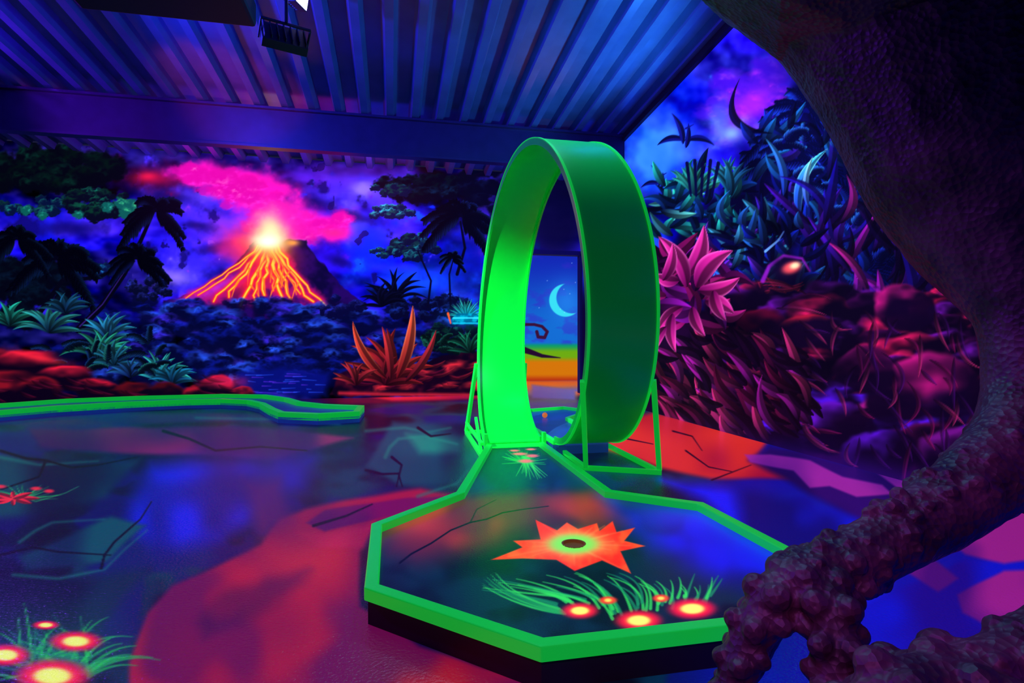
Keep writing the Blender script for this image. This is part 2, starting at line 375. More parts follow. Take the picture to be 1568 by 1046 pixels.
# ============================================================ RIGHT WALL MURAL
def paint_right(cv):
    U,V=cv.U,cv.V
    n=fbm(U/90,V/80,4); n1=fbm(U/65+3,V/65,4); n2=fbm((U-10)/65+3,(V+11)/65,4)
    C=lerp(c3((14,50,245)),c3((34,14,235)),sm(1000,1150,U))
    C=lerp(C,c3((12,8,140)),sm(.55,.38,n))
    C=lerp(C,c3((60,150,255)),sm(.55,.75,n)*sm(1100,980,U)*.9)
    C=np.clip(C+((n1-n2)*1.7)[...,None]*np.array([.4,.5,.9]),0,1)
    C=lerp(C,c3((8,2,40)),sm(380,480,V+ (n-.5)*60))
    cv.C[:]=C
    for i in range(60):
        x=1085+rng.random()*120; y=105+rng.random()*100+(1150-x)*.35
        puff(cv,x,y,13+20*rng.random(),(60,12,210),(225,50,245) if rng.random()<.6 else (140,60,250),(.3,-.8),.65,.8,.3,1.9)
    glow(cv,1155,160,40,22,(205,40,240),.7,-.6,1,.5); glow(cv,1120,205,24,16,(150,215,250),.8,0,1,.6); glow(cv,1105,180,18,24,(80,120,255),.6,0,1,.5); glow(cv,1010,240,45,55,(50,130,255),.7,0,1,.6)
    glow(cv,1220,90,50,60,(24,6,130),.8)
    d=(10,14,120)
    for (x,y,s) in [(1050,215,1.),(1012,282,.7)]:
        for sg in (1,-1):
            leaf(cv,x,y,x+sg*44*s,y+8*s,5*s,-.16*sg,d,d)
        leaf(cv,x-4*s,y+6*s,x-22*s,y-42*s,5*s,.1,d,(20,24,150)); leaf(cv,x,y+12*s,x+4*s,y-26*s,4*s,.06,d,d); stroke(cv,[(x,y-18*s),(x+12*s,y-24*s)],1.6,.5,d)
    poly(cv,[(1150,240),(1190,160),(1230,110),(1290,140),(1340,300),(1420,420),(1700,500),(1700,700),(1000,640),(1000,420),(1060,330)],(8,6,100),8,12,30,1,(3,2,36),30)
    for (x,y,R) in [(1180,250,60),(1235,170,60),(1260,260,80),(1310,330,80),(1230,300,60),(1330,420,80),(1190,210,50),(1215,225,60)]:
        for i in range(9):
            a=math.radians(-10+200*i/8+rng.normal()*7)
            frond(cv,x,y,a,R*(.8+.4*rng.random()),.45,(6,8,100),(30,80,255),1.9,14,.36)
    for i in range(90):
        x=1150+rng.random()*230; y=190+rng.random()*260
        a=math.radians(30+120*rng.random()); R=40+60*rng.random()
        ct=[(20,60,255),(30,140,255),(80,40,255),(10,20,160),(10,10,100),(6,6,60)][rng.integers(6)]
        leaf(cv,x,y,x+R*math.cos(a),y-R*math.sin(a),4.5+3.5*rng.random(),.16*rng.normal(),(3,2,40),ct,None,.9)
    for i in range(10):
        x=1170+rng.random()*150; y=200+rng.random()*160
        frond(cv,x,y,math.radians(20+140*rng.random()),60,.5,(6,8,90),(50,140,255),2.,14,.3)
    leaf(cv,1224,335,1268,228,8,-.16,(20,50,200),(70,190,255),(150,240,255)); leaf(cv,1200,300,1172,212,6,.12,(20,40,160),(60,160,255))
    leaf(cv,1238,318,1245,240,5,-.1,(30,60,200),(160,220,255))
    for i in range(105):
        x=1240+rng.random()*260; y=330+rng.random()*190
        a=math.radians(40+100*rng.random()); R=45+75*rng.random()
        ct=[(90,16,235),(205,24,225),(40,16,220),(250,40,190),(24,4,70),(10,2,40)][rng.integers(6)]
        leaf(cv,x,y,x+R*math.cos(a),y-R*math.sin(a),5.5+3*rng.random(),.14*rng.normal(),(7,1,34),ct,None,.92)
    for i in range(75):
        x=1010+rng.random()*130; y=275+rng.random()*90+ (abs(x-1070))*.2
        a=math.radians(90+65*rng.normal()); R=26+32*rng.random()
        ct=[(40,245,215),(14,150,170),(110,250,235),(4,60,120),(20,100,235),(3,20,60)][rng.integers(6)]
        leaf(cv,x,y,x+R*math.cos(a),y-R*math.sin(a),6.5,.16*rng.normal(),(2,8,44),ct,None,.97)
    fan(cv,1065,300,56,11,30,150,4.5,(4,30,60),(60,240,220)); fan(cv,1120,300,64,11,50,140,4.5,(4,30,70),(50,200,255))
    for i in range(5): stroke(cv,[(1058+8*i,300),(1052+12*i,250-4*(i%2))],1.8,2.8,(4,4,50),.95)
    for i in range(75):
        x=1100+rng.random()*130; y=350+rng.random()*110
        a=math.radians(90+60*rng.normal()); R=26+38*rng.random()
        ct=[(40,130,255),(20,50,255),(120,40,250),(70,200,255),(6,8,80),(3,3,40)][rng.integers(6)]
        leaf(cv,x,y,x+R*math.cos(a),y-R*math.sin(a),6.5,.16*rng.normal(),(3,2,40),ct,None,.95)
    poly(cv,[(960,470),(1100,470),(1180,440),(1250,450),(1330,470),(1400,445),(1520,470),(1800,560),(1800,900),(960,700)],(26,2,38),6,10,40,1,(6,1,20),45)
    RB=[]
    for i in range(100):
        x=1120+rng.random()*420; y=455+rng.random()*240
        if y<640+(x-1100)*.25: RB.append((y,x))
    RB.sort()
    for (y,x) in RB:
        k=rng.random(); r=30+36*rng.random()
        lt=(220,20,90) if k<.22 else ((120,8,50) if k<.5 else ((110,14,170) if k<.85 else (50,4,60)))
        if y>600: lt=(lt[0]*.7,lt[1],min(255,lt[2]*1.3))
        puff(cv,x,y,r,(7,1,20),lt,(-.5,-.8),.6,.95,.75,1.3)
    for (x,y,r,lt) in [(1380,475,50,(245,26,150)),(1425,600,90,(190,18,120)),(1330,570,56,(130,12,90)),(1170,505,50,(110,6,40)),(1240,505,44,(160,18,50)),(1280,650,60,(90,14,170)),(1465,690,74,(100,12,120)),(1345,700,64,(70,12,160))]:
        puff(cv,x,y,r,(10,1,26),lt,(-.35,-.85),.7,.95,.8,1.1)
    for i in range(90):
        x=1130+rng.random()*390; y=470+rng.random()*230
        if y>610+(x-985)*.28: continue
        a=math.radians(-115+75*rng.random()) if x>1260 else math.radians(-35+rng.normal()*20); R=30+55*rng.random(); k=rng.random()
        ct=(255,50,140) if k<.25 else ((180,16,110) if k<.5 else (80,10,130))
        leaf(cv,x,y,x+R*math.cos(a),y-R*math.sin(a),3.6,.14*rng.normal(),(10,1,22),ct,None,.6)
    for i in range(150):
        x=985+rng.random()*215; y=490+rng.random()*140
        if y>640+(x-1000)*.2 or y<480+ (x-1000)*.1: continue
        l=40+60*rng.random(); k=rng.random(); a=.75+.22*rng.normal()
        ct=(255,50,140) if k<.2 else ((225,30,210) if k<.38 else ((130,10,70) if k<.66 else (30,3,36)))
        leaf(cv,x+l*math.cos(a),y+l*math.sin(a),x,y,6+3*rng.random(),.12*rng.normal(),(9,1,20),ct,None,.95)
    pc=[((110,6,80),(255,40,170)),((80,4,70),(235,24,150)),((50,3,60),(170,20,200)),((24,2,36),(110,8,90))]
    for i in range(46):
        x=1000+rng.random()*100; y=380+rng.random()*110; a=math.radians(rng.random()*360); R=38+32*rng.random(); c=pc[rng.integers(4)]
        leaf(cv,x,y,x+R*math.cos(a),y-R*math.sin(a)*.9,8+3*rng.random(),.14*rng.normal(),c[0],tuple(np.array(c[1])*(.45+.55*rng.random())))
    for q in [(1050,425,1078,345,13,.1),(1066,440,1122,384,15,-.14),(1070,445,1133,425,12,.12),(1080,460,1124,480,12,-.1),(1052,440,1008,362,12,.12),(1092,445,1112,492,10,.1),(1045,470,1006,510,9,.1),(1060,470,1080,515,9,.1),(1040,430,1000,420,10,-.1),(1030,480,1035,540,9,.1),(1020,500,1000,545,8,.1),(1015,430,1030,372,9,.1)]:
        leaf(cv,q[0],q[1],q[2],q[3],q[4],q[5],(90,3,70),(255,50,175),(255,110,205))
    glow(cv,1198,425,44,30,(5,2,28),.95)
    for k in range(10): leaf(cv,1160+rng.random()*80,440+rng.random()*12,1150+rng.random()*100,420+rng.random()*30,3,.1,(50,6,36),(170,26,70),None,.8)
    stroke(cv,[(1168,430),(1178,408),(1200,392),(1228,396),(1240,415)],3.5,1.2,(150,24,190),.8,2); glow(cv,1205,412,24,18,(14,4,40),1,0,3)
    glow(cv,1212,410,15,9,(255,80,90),1,-.3,2); glow(cv,1217,407,8,5,(255,240,180),1,-.3,1.5); stroke(cv,[(1172,385),(1192,368),(1200,355)],2,1,(120,180,255),.8)
    glow(cv,1300,720,220,24,(50,10,130),.5,.22)
    # lighting variations painted over the artwork: deep and brilliant passages
    for (x,y,rx,ry,m) in [(1145,250,22,40,(.3,.3,.5)),(1185,345,34,26,(.3,.3,.5)),(1000,330,20,24,(.4,.5,.6)),(1140,500,50,22,(.3,.3,.4)),(1240,440,40,24,(.4,.3,.4)),(1290,250,26,50,(.4,.4,.7)),(1100,560,40,24,(.5,.4,.5)),(1190,600,60,26,(.6,.5,.6)),(1290,560,50,20,(.4,.4,.6)),(1370,400,50,30,(.5,.4,.6)),(1040,620,40,16,(.6,.5,.6)),(1010,565,20,30,(.7,.5,.6)),
                        (1075,410,44,34,(1.15,1.1,1.15)),(1080,300,40,30,(1.1,1.15,1.1)),(1250,250,24,40,(1.1,1.3,1.1)),(1380,470,40,20,(1.3,1,1.2)),(1160,395,26,26,(1.1,1.2,1.2)),(1130,575,24,20,(1.3,1,1.3))]:
        tone(cv,x,y,rx,ry,m)
uc=np.linspace(884,1640,720)
r=(uc-784)/F0; yw=XR*(CT-ST*r)/(ST+CT*r)
yw=np.concatenate([[YB],yw[yw<YB],[-3]])
Yg,Tg=np.meshgrid(yw,np.linspace(0,1,600)); Zg=Tg*(zc(Yg)+.1); Xg=np.full_like(Yg,XR)
U,V=dsg(Xg,Yg,Zg); U[:,-1]=U[:,-2]+50; cv=Canvas(U,V); paint_right(cv)
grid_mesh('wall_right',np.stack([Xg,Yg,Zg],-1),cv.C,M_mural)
# ============================================================ FAR ROOM MURAL
YF=15.5
def paint_far(cv):
    U,V=cv.U,cv.V; n=fbm(U/25,V/14,4)
    C=lerp(c3((20,40,200)),c3((20,120,235)),sm(380,510,V))
    C=lerp(C,c3((60,40,220)),sm(.5,.7,n)*.5)
    C=lerp(C,c3((10,170,120)),sm(524,530,V)); C=lerp(C,c3((120,190,20)),sm(528,540,V)); C=lerp(C,c3((235,130,10)),sm(545,556,V)); C=lerp(C,c3((200,50,20)),sm(572,584,V))
    cv.C[:]=C*.8
    glow(cv,868,460,26,30,(40,140,235),.5)
    b=cv.box(830,420,900,500); u,v=cv.U[b],cv.V[b]
    m=sm(1,-1,np.hypot(u-866,v-460)-25)*sm(-1,1,np.hypot(u-876,v-456)-24)
    cv.mix(b,m,c3((50,200,220)))
    stroke(cv,[(805,497),(818,497),(830,500),(838,508),(834,517),(824,516),(822,508)],2.2,2.6,(50,14,50)); stroke(cv,[(800,535),(830,545),(858,548)],5,.6,(30,8,40))
    for i in range(12): 
        p=(800+rng.random()*90,400+rng.random()*90); stroke(cv,[p,p],.5,.5,(170,210,255),.8)
X,Z=np.meshgrid(np.linspace(0,8,500),np.linspace(0,4.6,300)); Y=np.full_like(X,YF)
U,V=dsg(X,Y,Z); cv=Canvas(U,V); paint_far(cv); grid_mesh('wall_far',np.stack([X,Y,Z],-1),cv.C,M_mural)
# ============================================================ FLOOR
def flower(cv,x,y,rx,ry):
    glow(cv,x,y,rx*1.1,ry*1.1,(255,16,60),1,0,3); glow(cv,x,y,rx*.66,ry*.66,(255,110,60),1,0,3); glow(cv,x,y,rx*.55,ry*.55,(245,255,110),1,0,4)
def paint_floor(cv):
    U,V=cv.U,cv.V
    wx,wy=U/130.,np.log(np.maximum(V-523,8))*3.6
    n=fbm(wx,wy,3); k=fbm(wx*1.5+9,wy*1.5,3)
    C=lerp(c3((4,8,46)),c3((4,46,76)),sm(.35,.65,n)); C=lerp(C,c3((10,10,110)),sm(.5,.65,k)*.6); C=lerp(C,c3((3,3,18)),sm(.48,.3,k)*.85)
    C=lerp(C,c3((12,16,170)),sm(1000,1150,U)*.8)
    cv.C[:]=C
    def pt(p,c,so,w,c2,a=1): poly(cv,p,c,so,w,110,a,c2,90,2)
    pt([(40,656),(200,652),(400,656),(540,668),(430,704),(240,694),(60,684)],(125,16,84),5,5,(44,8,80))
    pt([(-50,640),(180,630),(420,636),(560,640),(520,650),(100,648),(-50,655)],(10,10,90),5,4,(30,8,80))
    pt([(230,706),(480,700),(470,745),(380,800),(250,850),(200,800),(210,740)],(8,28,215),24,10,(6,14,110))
    pt([(-50,700),(210,700),(160,760),(60,790),(-50,800)],(5,62,80),10,8,(4,14,50))
    pt([(30,850),(170,790),(225,800),(160,860),(40,872)],(5,72,88),6,8,(4,32,70))
    pt([(-50,880),(150,880),(230,870),(150,960),(-50,980)],(5,34,66),14,8,(4,12,44))
    pt([(600,640),(740,652),(730,700),(690,735),(610,742),(560,710)],(5,60,84),6,8,(3,12,46))
    pt([(620,660),(720,668),(700,690),(640,690)],(14,120,106),8,6,(5,50,70),.8)
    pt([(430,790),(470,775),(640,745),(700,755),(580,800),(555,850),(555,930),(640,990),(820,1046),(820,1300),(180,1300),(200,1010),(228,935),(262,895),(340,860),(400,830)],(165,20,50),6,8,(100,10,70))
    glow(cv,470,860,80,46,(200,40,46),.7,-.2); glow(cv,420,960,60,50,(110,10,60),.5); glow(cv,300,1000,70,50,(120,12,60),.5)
    for p,a_ in [([(300,950),(315,925),(345,905),(400,892),(440,880),(475,868),(460,895),(430,925),(395,945),(350,965),(315,975)],.45)]:
        poly(cv,p,(50,6,70),16,10,50,a_,(30,5,60),50,3)
    pt([(370,735),(430,730),(450,790),(400,820)],(140,44,60),18,8,(80,16,90),.7)
    pt([(470,798),(500,780),(620,762),(700,757),(600,790),(560,800),(500,814)],(110,6,80),3,5,(60,5,80),.9)
    pt([(455,812),(500,816),(570,806),(560,840),(480,838)],(200,34,80),6,5,(150,22,60),.6)
    for p in [[(560,660),(590,657),(620,655),(655,662),(690,655)],[(590,700),(597,685),(610,672),(650,668),(700,680)],[(300,640),(420,642),(520,650)],[(0,700),(60,712),(150,706)],[(30,830),(55,812),(80,800),(160,795)],[(640,760),(700,740),(735,700)],[(20,880),(90,886),(160,872),(190,842),(225,812)]]:
        stroke(cv,p,2.6,1.2,(16,130,110),.5,3)
    for p in [[(155,870),(160,850),(175,830),(200,808),(215,795),(232,768)],[(0,690),(40,702),(70,705),(110,716),(150,712),(210,700)],[(560,720),(585,726),(610,725),(616,745)],[(600,700),(615,712),(607,745)],[(0,850),(50,838),(90,845),(170,850)],[(250,660),(290,672),(330,690),(400,684),(470,690)],[(70,705),(60,730),(0,750)],[(480,805),(530,790),(570,772)],[(640,655),(660,668),(690,664)]]:
        stroke(cv,p,2.2,.9,(2,1,12),.95,1.2)
    pt([(-80,616),(360,600),(520,605),(760,600),(760,612),(560,617),(200,620),(-80,632)],(90,10,44),3,2,(20,6,56))
    pt([(560,606),(740,604),(740,611),(600,613)],(230,30,50),3,1,(160,16,60))
    pt([(790,583),(900,583),(900,606),(790,606)],(200,80,30),4,3,(20,60,140)); pt([(815,590),(880,596),(880,612),(815,610)],(20,60,160),3,3,(60,30,120))
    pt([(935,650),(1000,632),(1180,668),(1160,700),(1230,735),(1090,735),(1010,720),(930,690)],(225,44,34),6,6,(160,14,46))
    pt([(1150,705),(1180,680),(1400,735),(1520,760),(1500,830),(1330,800),(1240,760)],(44,10,100),8,10,(16,6,70))
    for p in [[(1142,696),(1180,695),(1240,706),(1290,730),(1350,742),(1365,756),(1310,760),(1270,745),(1240,748),(1215,722),(1150,708)],[(1330,715),(1400,735),(1440,760),(1380,752)]]:
        pt(p,(170,40,160),2.5,4,(90,22,130),.9)
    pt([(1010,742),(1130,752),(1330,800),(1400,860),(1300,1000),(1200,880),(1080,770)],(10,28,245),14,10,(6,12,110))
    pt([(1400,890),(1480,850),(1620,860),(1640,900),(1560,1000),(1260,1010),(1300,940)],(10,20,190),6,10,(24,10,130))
    for p in [[(1440,812),(1500,790),(1600,780),(1640,850),(1540,860),(1480,845)],[(1470,905),(1540,870),(1640,870),(1640,960),(1520,960),(1475,935)],[(1380,870),(1430,850),(1470,880),(1440,900)]]:
        pt(p,(150,30,130),4,9,(70,14,110))
    for p in [[(1050,690),(1085,715),(1120,722)],[(1030,660),(1060,668),(1075,690)],[(1090,735),(1150,712)],[(940,668),(1000,680)]]:
        stroke(cv,p,1.3,.6,(30,3,20),.95)
    glow(cv,80,985,100,56,(6,90,50),.5)
    for i in range(70):
        a=math.radians(15+150*rng.random()); R=60+75*rng.random(); x=30+110*rng.random(); y=1000+45*rng.random()
        pts=[(x+R*t*math.cos(a),y-R*t*math.sin(a)+R*.35*t*t) for t in np.linspace(0,1,7)]
        stroke(cv,pts,3,.5,(30,200,80) if rng.random()<.6 else (12,120,90),.6,1.6)
    for q in [(8,1003,34,15),(80,1035,52,23),(116,982,36,14),(70,957,18,6),(30,1085,50,26)]: flower(cv,*q)
    stroke(cv,[(-10,752),(30,758),(55,768),(100,755),(120,745)],1.2,.6,(40,160,90),.6)
    for i in range(24):
        a=math.radians(180*rng.random()); R=50*(.5+.5*rng.random()); stroke(cv,[(35,765),(35+R*1.3*math.cos(a),765-R*.55*math.sin(a))],1.4,.4,(40,190,90),.45,1)
    for i in range(8):
        a=6.28*i/8; leaf(cv,20,763,20+42*math.cos(a),763+12*math.sin(a),4,.0,(250,50,60),(220,20,50))
    for (x,y,rx,ry) in [(0,745,10,3),(55,748,9,3),(75,752,8,3)]: glow(cv,x,y,rx,ry,(255,40,60),.9,0,2)
vr=np.linspace(1270,580,740); yr=958/(vr-523)
yr=np.concatenate([[-3,-1.5,0,.6,1.0],yr[yr<YF],[YF]])
t=np.linspace(0,1,860)
Xg=(-.8-.62*np.clip(yr,.5,13))[:,None]*(1-t)[None]+XR*t[None]
Xg=np.concatenate([np.full((len(yr),1),-9.),Xg,np.full((len(yr),1),8.)],1)
Yg=np.repeat(yr[:,None],Xg.shape[1],1); Zg=np.zeros_like(Xg)
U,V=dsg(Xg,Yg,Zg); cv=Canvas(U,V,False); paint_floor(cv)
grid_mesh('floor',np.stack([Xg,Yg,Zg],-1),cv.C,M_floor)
# ============================================================ CEILING
bm=bmesh.new(); prof=[]; x=-9.05; 
while x<3.95:
    prof+=[(x,0),(x+.10,0),(x+.15,.13),(x+.34,.13)]; x+=.39
prof.append((min(x,4.02),0))
rows=[[bm.verts.new((px,y,zc(y)+pz)) for px,pz in prof] for y in (-3.05,3,YB+.02)]
for A,B in zip(rows,rows[1:]):
    for i in range(len(prof)-1): bm.faces.new((A[i],A[i+1],B[i+1],B[i]))
bm_obj('ceiling',bm,M_deck)
bm=bmesh.new(); add_box(bm,0,YB+.05,4.5,8,YF,4.6); bm_obj('ceiling_far_room',bm,M_wall)
def ibeam(name,y,zt,h,w,x0,x1):
    bm=bmesh.new(); add_box(bm,x0,y-w/2,zt-h,x1,y+w/2,zt-h+.035); add_box(bm,x0,y-w/2,zt-.035,x1,y+w/2,zt)
    add_box(bm,x0,y-.015,zt-h+.035,x1,y+.015,zt-.035)
    return bm_obj(name,bm,M_beam)
ibeam('steel_beam',9.22,zc(9.3)-.01,.62,.16,-8.98,3.93)
def wallbox(name,*a,mat=M_wall):
    bm=bmesh.new(); add_box(bm,*a); return bm_obj(name,bm,mat)
wallbox('wall_left',-9.1,-3,0,-9,YB,5.6); wallbox('wall_front',-9,-3.1,0,4.0,-3,5.7)
wallbox('wall_far_left',-.1,YB+.1,0,0,YF,4.5); wallbox('wall_far_right',8,YB+.1,0,8.1,YF,4.5)
wallbox('wall_far_front',XR,YB,0,8,YB+.1,4.5)
bm=bmesh.new(); add_box(bm,DX0-.02,YB-.02,0,DX0+.06,YB+.16,DZ); add_box(bm,XR-.05,YB-.02,0,XR,YB+.16,DZ); add_box(bm,DX0-.02,YB-.02,DZ-.03,XR,YB+.16,DZ+.06); bm_obj('trim_1',bm,M_wall)
bm=bmesh.new(); a=(XR-.035,-2.9,zc(-2.9)-.05); b=(XR-.035,YB-.02,zc(YB)-.05); add_bar(bm,a,b,.06,.1); bm_obj('trim_2',bm,M_black)
# ============================================================ OCTAGON PUTTING PLATFORM
hole_e=empty('minigolf_octagon_platform')
OUT=[(1.412,5.2),(1.38,3.44),(1.805,3.06),(1.805,2.27),(1.2455,1.715),(.4545,1.715),(-.105,2.27),(-.105,3.06),(.40,3.60),(.856,5.2)]
bm=bmesh.new(); add_rail(bm,OUT,.055,.098,.15,False,-1); bm_obj('rail',bm,M_rail,hole_e,bevel=.005)
cx,cy=.85,2.9
bm=bmesh.new(); prism(bm,[(p[0]+(cx-p[0])*.015,p[1]+(cy-p[1])*.015) for p in OUT][::-1],.002,.098); bm_obj('skirt',bm,M_dark,hole_e)
def paint_plat(cv):
    U,V=cv.U,cv.V; n=fbm(U/80,V/45,3)
    C=lerp(c3((4,12,32)),c3((6,34,58)),sm(.35,.65,n)); cv.C[:]=C
    poly(cv,[(585,800),(700,745),(930,750),(960,790),(900,810),(800,820),(640,860),(600,850)],(170,44,46),30,10,60,.95,(90,26,50),60,2)
    poly(cv,[(930,760),(1080,775),(1230,850),(1200,920),(1080,880),(1000,840),(960,800)],(16,22,210),30,10,60,1,(12,16,130),60,2)
    poly(cv,[(700,760),(755,690),(835,690),(930,745)],(10,40,90),12,6,40,.9,(6,24,60),30,2)
    glow(cv,650,805,50,24,(210,50,46),.6); glow(cv,1040,790,70,22,(40,40,235),.6)
    glow(cv,790,725,44,26,(8,90,90),.5)
    stroke(cv,[(612,862),(630,848),(660,832),(690,812),(720,800),(745,795),(770,785),(800,780),(840,775)],1.5,.6,(2,2,14),.95)
    stroke(cv,[(720,800),(730,780),(760,765)],1,.4,(3,3,20),.8); stroke(cv,[(1085,790),(1110,800),(1140,820),(1200,850)],1.3,.6,(3,3,30),.8)
    glow(cv,792,672,46,12,(10,180,60),.7,0,2)
    for i in range(30):
        a=math.radians(200*rng.random()-10); R=38*(.5+.5*rng.random()); stroke(cv,[(800,708),(800+R*math.cos(a),708-R*.6*math.sin(a))],1.4,.4,(30,200,80),.7)
    for i in range(14): stroke(cv,[(800+10*rng.random(),700),(808+14*rng.normal(),722+12*rng.random())],1.6,.4,(50,220,90),.7)
    for q in [(796,695,12,2.2),(815,698,10,2.6),(805,706,12,3),(788,690,8,1.6),(813,688,8,1.6)]: glow(cv,*q,(255,80,120),.95,0,2)
    for i in range(46):
        t=i/45; x1=852+235*t+rng.normal()*6; y1=936-18*abs(t-.45)*2+rng.normal()*5
        tx=x1+(-105+125*t)+rng.normal()*8; ty=874+rng.random()*24+14*abs(t-.5)
        cxp=x1+(tx-x1)*.15+ (8 if t>.5 else -8); cyp=ty+12
        pts=[((1-s)**2*x1+2*s*(1-s)*cxp+s*s*tx,(1-s)**2*y1+2*s*(1-s)*cyp+s*s*ty) for s in np.linspace(0,1,9)]
        stroke(cv,pts,2.6,.5,(50,225,90) if rng.random()<.65 else (20,140,90),.8,1.2)
    for i in range(18):
        t=i/17; x1=866-10*t; y1=940-8*t; tx=738+26*t; ty=884-10*t+20*rng.random()
        pts=[((1-s)**2*x1+2*s*(1-s)*(x1-70)+s*s*tx,(1-s)**2*y1+2*s*(1-s)*(y1-6-14*t)+s*s*ty) for s in np.linspace(0,1,9)]
        stroke(cv,pts,1.9,.4,(50,215,90) if i%2 else (16,120,80),.6,1.)
    star=[(752,857),(800,838),(786,828),(828,826),(820,796),(853,812),(868,800),(885,810),(914,801),(918,813),(938,798),(944,815),(972,808),(956,828),(988,836),(950,844),(966,878),(922,858),(880,874),(852,857),(800,855)]
    glow(cv,878,836,85,30,(8,60,40),.6)
    poly(cv,star,(255,36,30),1.2,0,30,1,(255,80,40),20)
    for (x,y) in star: stroke(cv,[(878,833),(878+(x-878)*.8,833+(y-833)*.8)],2,.5,(255,120,70),.5,2)
    glow(cv,880,833,50,20,(255,190,90),.95,0,1.5); glow(cv,878,833,38,15,(120,240,90),1,0,2.5)
    for q in [(888,935,25,11),(978,950,32,14),(1060,932,33,14)]: flower(cv,q[0],q[1],q[2],q[3])
    for q in [(931,919,14,6),(1012,916,13,6)]: glow(cv,*q,(255,60,40),1,0,3); glow(cv,q[0],q[1],6,3,(255,230,90),1,0,2)
X,Y=np.meshgrid(np.linspace(-.12,1.82,420),np.linspace(1.7,5.2,640)); Z=np.full_like(X,.108)
U,V=dsg(X,Y,Z); cv=Canvas(U,V,False); paint_plat(cv)
xc=(X[:-1,:-1]+X[1:,1:])/2; yc=(Y[:-1,:-1]+Y[1:,1:])/2
ins=np.zeros(xc.shape,bool)
SH=[(p[0]+(cx-p[0])*.02,p[1]+(cy-p[1])*.012) for p in OUT]; SH[0]=(1.39,5.2);SH[-1]=(.875,5.2)
for i in range(len(SH)):
    ax,ay=SH[i];bx,by=SH[(i+1)%len(SH)]
    if ay!=by: ins^=((ay>yc)!=(by>yc))&(xc<(bx-ax)*(yc-ay)/(by-ay)+ax)
HX,HY=.872,2.665
ins&=np.hypot(xc-HX,yc-HY)>.056
o=grid_mesh('putting_surface',np.stack([X,Y,Z],-1),cv.C,M_plat,keep=ins); o.parent=hole_e
M_cup=base_mat('cup_plastic',(.3,.12,.02),.4,0,(.3,.12,.01),.15,.2,10)
bm=bmesh.new(); 
ra=[bm.verts.new((HX+.06*math.cos(a),HY+.06*math.sin(a),.112)) for a in np.linspace(0,2*math.pi,32,endpoint=False)]
ri=[bm.verts.new((HX+.052*math.cos(a),HY+.052*math.sin(a),.112)) for a in np.linspace(0,2*math.pi,32,endpoint=False)]
rb=[bm.verts.new((HX+.05*math.cos(a),HY+.05*math.sin(a),.099)) for a in np.linspace(0,2*math.pi,32,endpoint=False)]
for i in range(32):
    j=(i+1)%32; bm.faces.new((ra[i],ra[j],ri[j],ri[i])); bm.faces.new((ri[i],ri[j],rb[j],rb[i]))
bm.faces.new(rb); bm_obj('hole_cup',bm,M_cup,hole_e)
# ============================================================ LOOP
loop=empty('minigolf_loop')
YC,R,ZB=5.3,1.405,.14; ZC=ZB+R; X0,S,W=.856,.68,.556
bm=bmesh.new(); prof=[(0,-.012),(W,-.012),(W,.045),(W-.02,.045),(W-.02,0),(.02,0),(.02,.045),(0,.045)]
prev=None; NS=200
for i in range(NS+1):
    ph=2*math.pi*i/NS; xs_=X0+S*ph/(2*math.pi); ring=[]
    for a,nn in prof:
        rr=R-nn; ring.append(bm.verts.new((xs_+a,YC+rr*math.sin(ph),ZC-rr*math.cos(ph))))
    if prev:
        for k in range(8): bm.faces.new((prev[k],prev[(k+1)%8],ring[(k+1)%8],ring[k]))
    else: bm.faces.new(ring)
    prev=ring
bm.faces.new(prev[::-1]); bm_obj('band',bm,M_green,loop,smooth=True)
for nm,off in (('rim_near',-.004),('rim_far',W-.018)):
    bm=bmesh.new(); prev=None
    for i in range(NS+1):
        ph=2*math.pi*i/NS; xs_=X0+S*ph/(2*math.pi)+off; ring=[]
        for a,nn in ((0,-.02),(.022,-.02),(.022,-.013),(0,-.013)): ring.append(bm.verts.new((xs_+a,YC+(R-nn)*math.sin(ph),ZC-(R-nn)*math.cos(ph))))
        if prev:
            for k in range(4): bm.faces.new((prev[k],prev[(k+1)%4],ring[(k+1)%4],ring[k]))
        else: bm.faces.new(ring)
        prev=ring
    bm.faces.new(prev[::-1]); bm_obj(nm,bm,M_rail,loop,smooth=True)
def band_pt(deg,side): 
    ph=math.radians(deg); return (X0+S*deg/360+(W+.012 if side else -.012), YC+R*math.sin(ph), ZC-R*math.cos(ph))
bm=bmesh.new()
a=band_pt(302,0); b=band_pt(302,1)
add_bar(bm,a,(1.62,4.62,.03),.04); add_bar(bm,b,(2.17,4.36,.03),.04)
add_bar(bm,(1.60,4.64,.02),(2.18,4.34,.02),.04); add_bar(bm,(2.17,4.36,.02),(2.2,5.75,.02),.04); add_bar(bm,(1.62,4.62,.02),(1.66,5.6,.02),.04)
add_bar(bm,(1.66,5.6,.02),(2.2,5.75,.02),.04)
a=band_pt(60,0); b=band_pt(60,1)
add_bar(bm,a,(.87,6.75,.03),.04); add_bar(bm,b,(1.55,6.75,.03),.04); add_bar(bm,(.87,6.76,.02),(1.55,6.76,.02),.04)
add_bar(bm,(.83,5.3,.02),(.87,6.76,.02),.04); add_bar(bm,(.83,5.3,.02),(.86,5.9,.3),.03); add_bar(bm,(.835,5.32,.13),(.87,6.75,.13),.03)
bm_obj('support_frame',bm,M_rail,loop,bevel=.003)
bm=bmesh.new(); 
v=[bm.verts.new(p) for p in ((.86,5.19,.112),(1.41,5.19,.112),(1.41,5.4,.145),(.86,5.4,.145),(.86,5.19,.09),(1.41,5.19,.09),(1.41,5.4,.09),(.86,5.4,.09))]
for q in ((0,1,2,3),(4,7,6,5),(0,4,5,1),(1,5,6,2),(2,6,7,3),(3,7,4,0)): bm.faces.new([v[i] for i in q])
